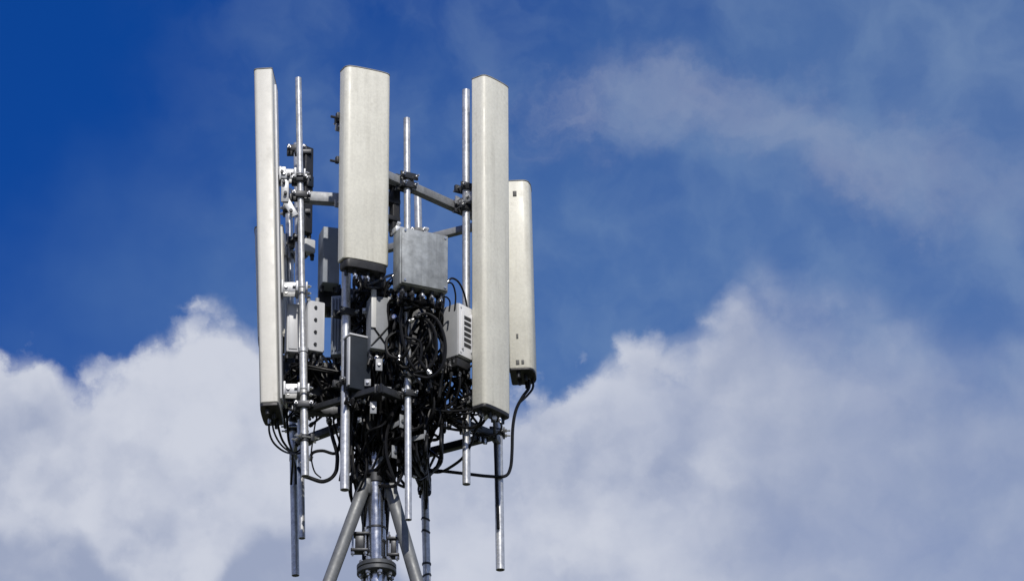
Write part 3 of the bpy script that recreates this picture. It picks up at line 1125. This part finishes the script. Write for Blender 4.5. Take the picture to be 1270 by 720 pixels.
# from the leftmost antenna
c2([(334, 520, -0.1), (334, 535, -0.1), (339, 548, -0.08), (350, 558, 0.0), (362, 562, 0.2), (374, 560, 0.3), (384, 545, 0.2)], 0.006, 'outer thin black lead bowing below the leftmost antenna')
c2([(338, 518, -0.06), (339, 532, -0.06), (345, 546, -0.02), (354, 556, 0.05), (366, 561, 0.2), (380, 550, 0.2)], 0.0055, 'inner thin black lead bowing below the leftmost antenna')
c2([(344, 517, -0.05), (345, 528, -0.05), (350, 545, 0.1), (360, 560, 0.3), (366, 575, 0.55), (367, 600, 0.585)], 0.007, 'third lead from the leftmost antenna running down the farthest left pole')
c2([(355, 500, -0.05), (356, 520, 0.0), (358, 545, 0.1), (363, 565, 0.35), (361, 600, 0.58)], 0.0075, 'black lead dropping between the leftmost antenna and stepped pole')
# the hanging ring left of the central pole
ring = []
for i in range(15):
    a = R(200 - 360 * i / 12)
    ring.append((399 + 20.0 * math.cos(a), 577 - 19.0 * math.sin(a), 0.02 + 0.006 * i))
c2([(408, 520, 0.02), (412, 540, 0.0), (418, 562, 0.0)] + [(399 + 19 * math.cos(R(a)), 577 - 19.5 * math.sin(R(a)), 0.01 - 0.0004 * (20 - a) ) for a in range(0, -100, -24)] +
   [(384, 592, -0.04), (376, 589, 0.0), (370, 580, 0.1)], 0.0115, 'thick black cable hanging in a round loop left of the central pole')
c2([(384, 570, 0.08), (388, 561, 0.06), (400, 558.5, 0.05), (414, 562, 0.03), (420, 556, 0.02), (423, 530, 0.05), (420, 505, 0.05)], 0.009, 'black cable closing the top of the round hanging loop')
c2([(396, 505, 0.0), (391, 525, 0.0), (388, 545, 0.02), (386, 566, 0.04), (390, 584, 0.04), (398, 592, 0.03)], 0.0045, 'thin grey-black wire inside the round hanging loop')
c2([(415, 500, -0.02), (414, 525, 0.0), (421, 548, 0.02), (424, 575, 0.03), (421, 596, 0.05)], 0.006, 'thin black lead dropping beside the central pole above the round loop')
# loops at the junction box and the white radio
c2([(553, 352, -0.25), (560, 345, -0.24), (569, 350, -0.2), (576, 365, -0.14), (580, 385, -0.12)], 0.006, 'outer thin lead arching against blue sky above the white radio')
c2([(548, 368, -0.3), (553, 352, -0.28), (561, 352, -0.25), (565, 366, -0.22), (564, 384, -0.2)], 0.005, 'inner thin lead arching against blue sky above the white radio')
c2([(540, 380, -0.3), (546, 371, -0.3), (553, 368, -0.28), (558, 374, -0.26), (557, 386, -0.25)], 0.005, 'small lead arching just right below the junction box')
c2([(516, 392, -0.42), (530, 389, -0.42), (543, 398, -0.42), (551, 418, -0.42), (552, 440, -0.41), (546, 458, -0.40), (532, 468, -0.38), (515, 465, -0.36)], 0.0095,
   'big black cable loop bulging right below the junction box')
c2([(508, 398, -0.40), (522, 393, -0.40), (535, 402, -0.40), (541, 420, -0.40), (540, 442, -0.39), (530, 458, -0.38), (514, 462, -0.36)], 0.0085,
   'second black cable loop nested inside the big one below the junction box')
c2([(500, 372, -0.42), (497, 400, -0.41), (502, 430, -0.40), (512, 455, -0.38), (530, 470, -0.3), (548, 480, -0.2)], 0.0095, 'thick black cable falling from the left of the junction box')
c2([(570, 462, -0.15), (570, 480, -0.15), (563, 498, -0.12), (552, 506, -0.1), (540, 503, -0.05)], 0.0075, 'black lead curling from under the white radio to the tangle')
c2([(560, 462, -0.18), (557, 482, -0.16), (552, 500, -0.12), (556, 515, -0.1), (566, 520, -0.05)], 0.0065, 'thin black lead hanging straight below the white radio')
c2([(546, 560, 0.1), (549, 540, 0.1), (547, 520, 0.1), (540, 505, 0.05)], 0.008, 'black cable edging the right side of the lower tangle')
c2([(548, 530, 0.12), (548, 556, 0.14), (542, 578, 0.2), (530, 590, 0.3), (529, 625, 0.545)], 0.0095, 'black cable running onto the rear pole below the tangle')
c2([(535, 520, 0.15), (531, 560, 0.25), (527, 590, 0.4), (528.5, 630, 0.545)], 0.010, 'thick black feeder dropping onto the rear pole')
c2([(512, 590, -0.05), (520, 594, 0.0), (528, 590, 0.1), (534, 583, 0.2)], 0.0055, 'thin lead bridging the bright pole and the rear pole')

# the dense tangle: leads from the boxes and antenna feet, looping through the shade round the mast
random.seed(11)
TL = {
    'up': ('black jumper lead in the upper tangle right under the central antenna', 'jumper leads in the upper tangle'),
    'mid': ('black jumper lead in the dense tangle below the junction box', 'jumper leads in the middle tangle'),
    'low': ('black feeder lead in the dark mass around the mast', 'feeder leads in the lower tangle'),
    'left': ('black lead in the knot between leftmost antenna and central pole', 'leads in the left tangle'),
    'right': ('black lead in the knot under the white radio', 'leads in the right tangle'),
}


def rnd(a, b):
    return random.uniform(a, b)


def tangle(key, count, x, y, dep, starts, r=(0.006, 0.0105), legs=4, home=None):
    lab, grp = TL[key]
    for i in range(count):
        pts = []
        if starts and random.random() < 0.75:
            p = random.choice(starts)
            pts += [p + V((rnd(-.004, .004), rnd(-.004, .004), 0)), p - Z * rnd(0.04, 0.07) + V((rnd(-.01, .01), rnd(-.02, .01), 0))]
        cx, cy = rnd(*x), y[0]
        k = random.choice((legs - 1, legs, legs + 1))
        ph = rnd(0, 6.28)
        amp = rnd(6, 26)
        loop = random.random() < 0.45
        y0 = rnd(y[0], y[0] + (y[1] - y[0]) * 0.3)
        y1 = rnd(y[0] + (y[1] - y[0]) * 0.6, y[1])
        for j in range(k):
            f = j / (k - 1)
            px = cx + amp * math.sin(ph + f * rnd(2.5, 4.5))
            py = y0 + (y1 - y0) * f
            if loop and j == k // 2:                   # a slack turn in the lead
                rr = rnd(9, 19)
                dd = rnd(*dep)
                sgn = random.choice((-1, 1))
                for q in range(5):
                    a = ph + sgn * q * 1.25
                    pts.append(U(min(max(px + rr * math.cos(a), x[0] - 4), x[1] + 4), py + rr * 1.1 * math.sin(a), dd + q * 0.012))
                continue
            px = min(max(px, x[0]), x[1])
            pts.append(U(px, py, rnd(*dep)))
        if home:
            hp = home()
            pts += [(pts[-1] + hp) / 2 + Z * rnd(-0.03, 0.02), hp, hp - Z * 0.05]
        cable(pts, rnd(*r), lab, grp, ends=(0,) if random.random() < 0.75 else (0, 1), n=7, sub=5, name='jumper_cable')


def home_mast():
    a = R(rnd(-10, 190))
    return mast_at(rnd(550, 630)) + V((math.cos(a), math.sin(a), 0)) * 0.064


def home_rear():
    a = R(rnd(0, 360))
    return at6(rnd(575, 610)) + V((math.cos(a), math.sin(a), 0)) * 0.03


def home_frame():
    return F1 + (R1 - F1) * rnd(0.2, 0.95) - Z * 0.02


tangle('up', 26, (440, 490), (338, 440), (-0.24, 0.10), PORTS['mid'] + PORTS['combiner'], r=(0.005, 0.009))
tangle('mid', 34, (484, 548), (362, 500), (-0.40, -0.05), PORTS['jbox'] + PORTS['grey_mid'], r=(0.006, 0.0105))
tangle('low', 34, (440, 500), (446, 540), (-0.26, 0.30), PORTS['slate_low'] + PORTS['dist2'] + PORTS['grey_mid'], r=(0.006, 0.0115), legs=5, home=home_mast)
tangle('low', 13, (437, 455), (470, 628), (-0.16, 0.10), PORTS['slate_low'], r=(0.006, 0.0105), legs=5, home=home_mast)
tangle('low', 14, (479, 503), (470, 604), (-0.20, 0.12), PORTS['dist2'], r=(0.006, 0.0105), legs=5, home=home_mast)
tangle('low', 38, (494, 547), (450, 580), (-0.22, 0.30), PORTS['dist2'] + PORTS['rear_c'], r=(0.006, 0.0115), legs=5, home=home_rear)
tangle('left', 26, (352, 426), (438, 535), (-0.06, 0.34), PORTS['radL'] + PORTS['radR'] + PORTS['slate_mid'] + PORTS['dist'], r=(0.005, 0.0095))
tangle('right', 20, (540, 590), (446, 528), (-0.16, 0.12), PORTS['radW'], r=(0.005, 0.0085), home=home_frame)
# feeders strapped to the mast
for i, (px, y0, y1, dep) in enumerate(((447, 520, 640, 0.05), (452, 510, 655, 0.07), (457, 500, 668, 0.085), (480, 505, 640, 0.07), (486, 500, 625, 0.05),
                                       (444, 505, 622, -0.02), (448, 515, 630, 0.0), (441, 498, 606, 0.0), (453, 520, 640, -0.03), (482, 510, 628, 0.0), (490, 500, 612, 0.02))):
    ex = 452 if px < 466 else 479
    c2([(px + rnd(-6, 8), y0 - rnd(0, 30), dep - 0.06), (px - 2 + rnd(-3, 3), y0 + 30, dep - 0.03), (px + rnd(-2, 2), y0 + 60, dep), (px + 0.5, (y0 + y1) / 2 + 30, dep),
        ((px + ex) / 2, y1, dep + 0.02), (ex + rnd(-2, 2), y1 + 30, 0.085), (ex + rnd(-2, 2), y1 + 90, 0.09), (ex + 1, y1 + 220, 0.09)],
       rnd(0.0085, 0.0105), 'black feeder cable strapped down the side of the mast', group='feeders strapped to the mast', ends=())
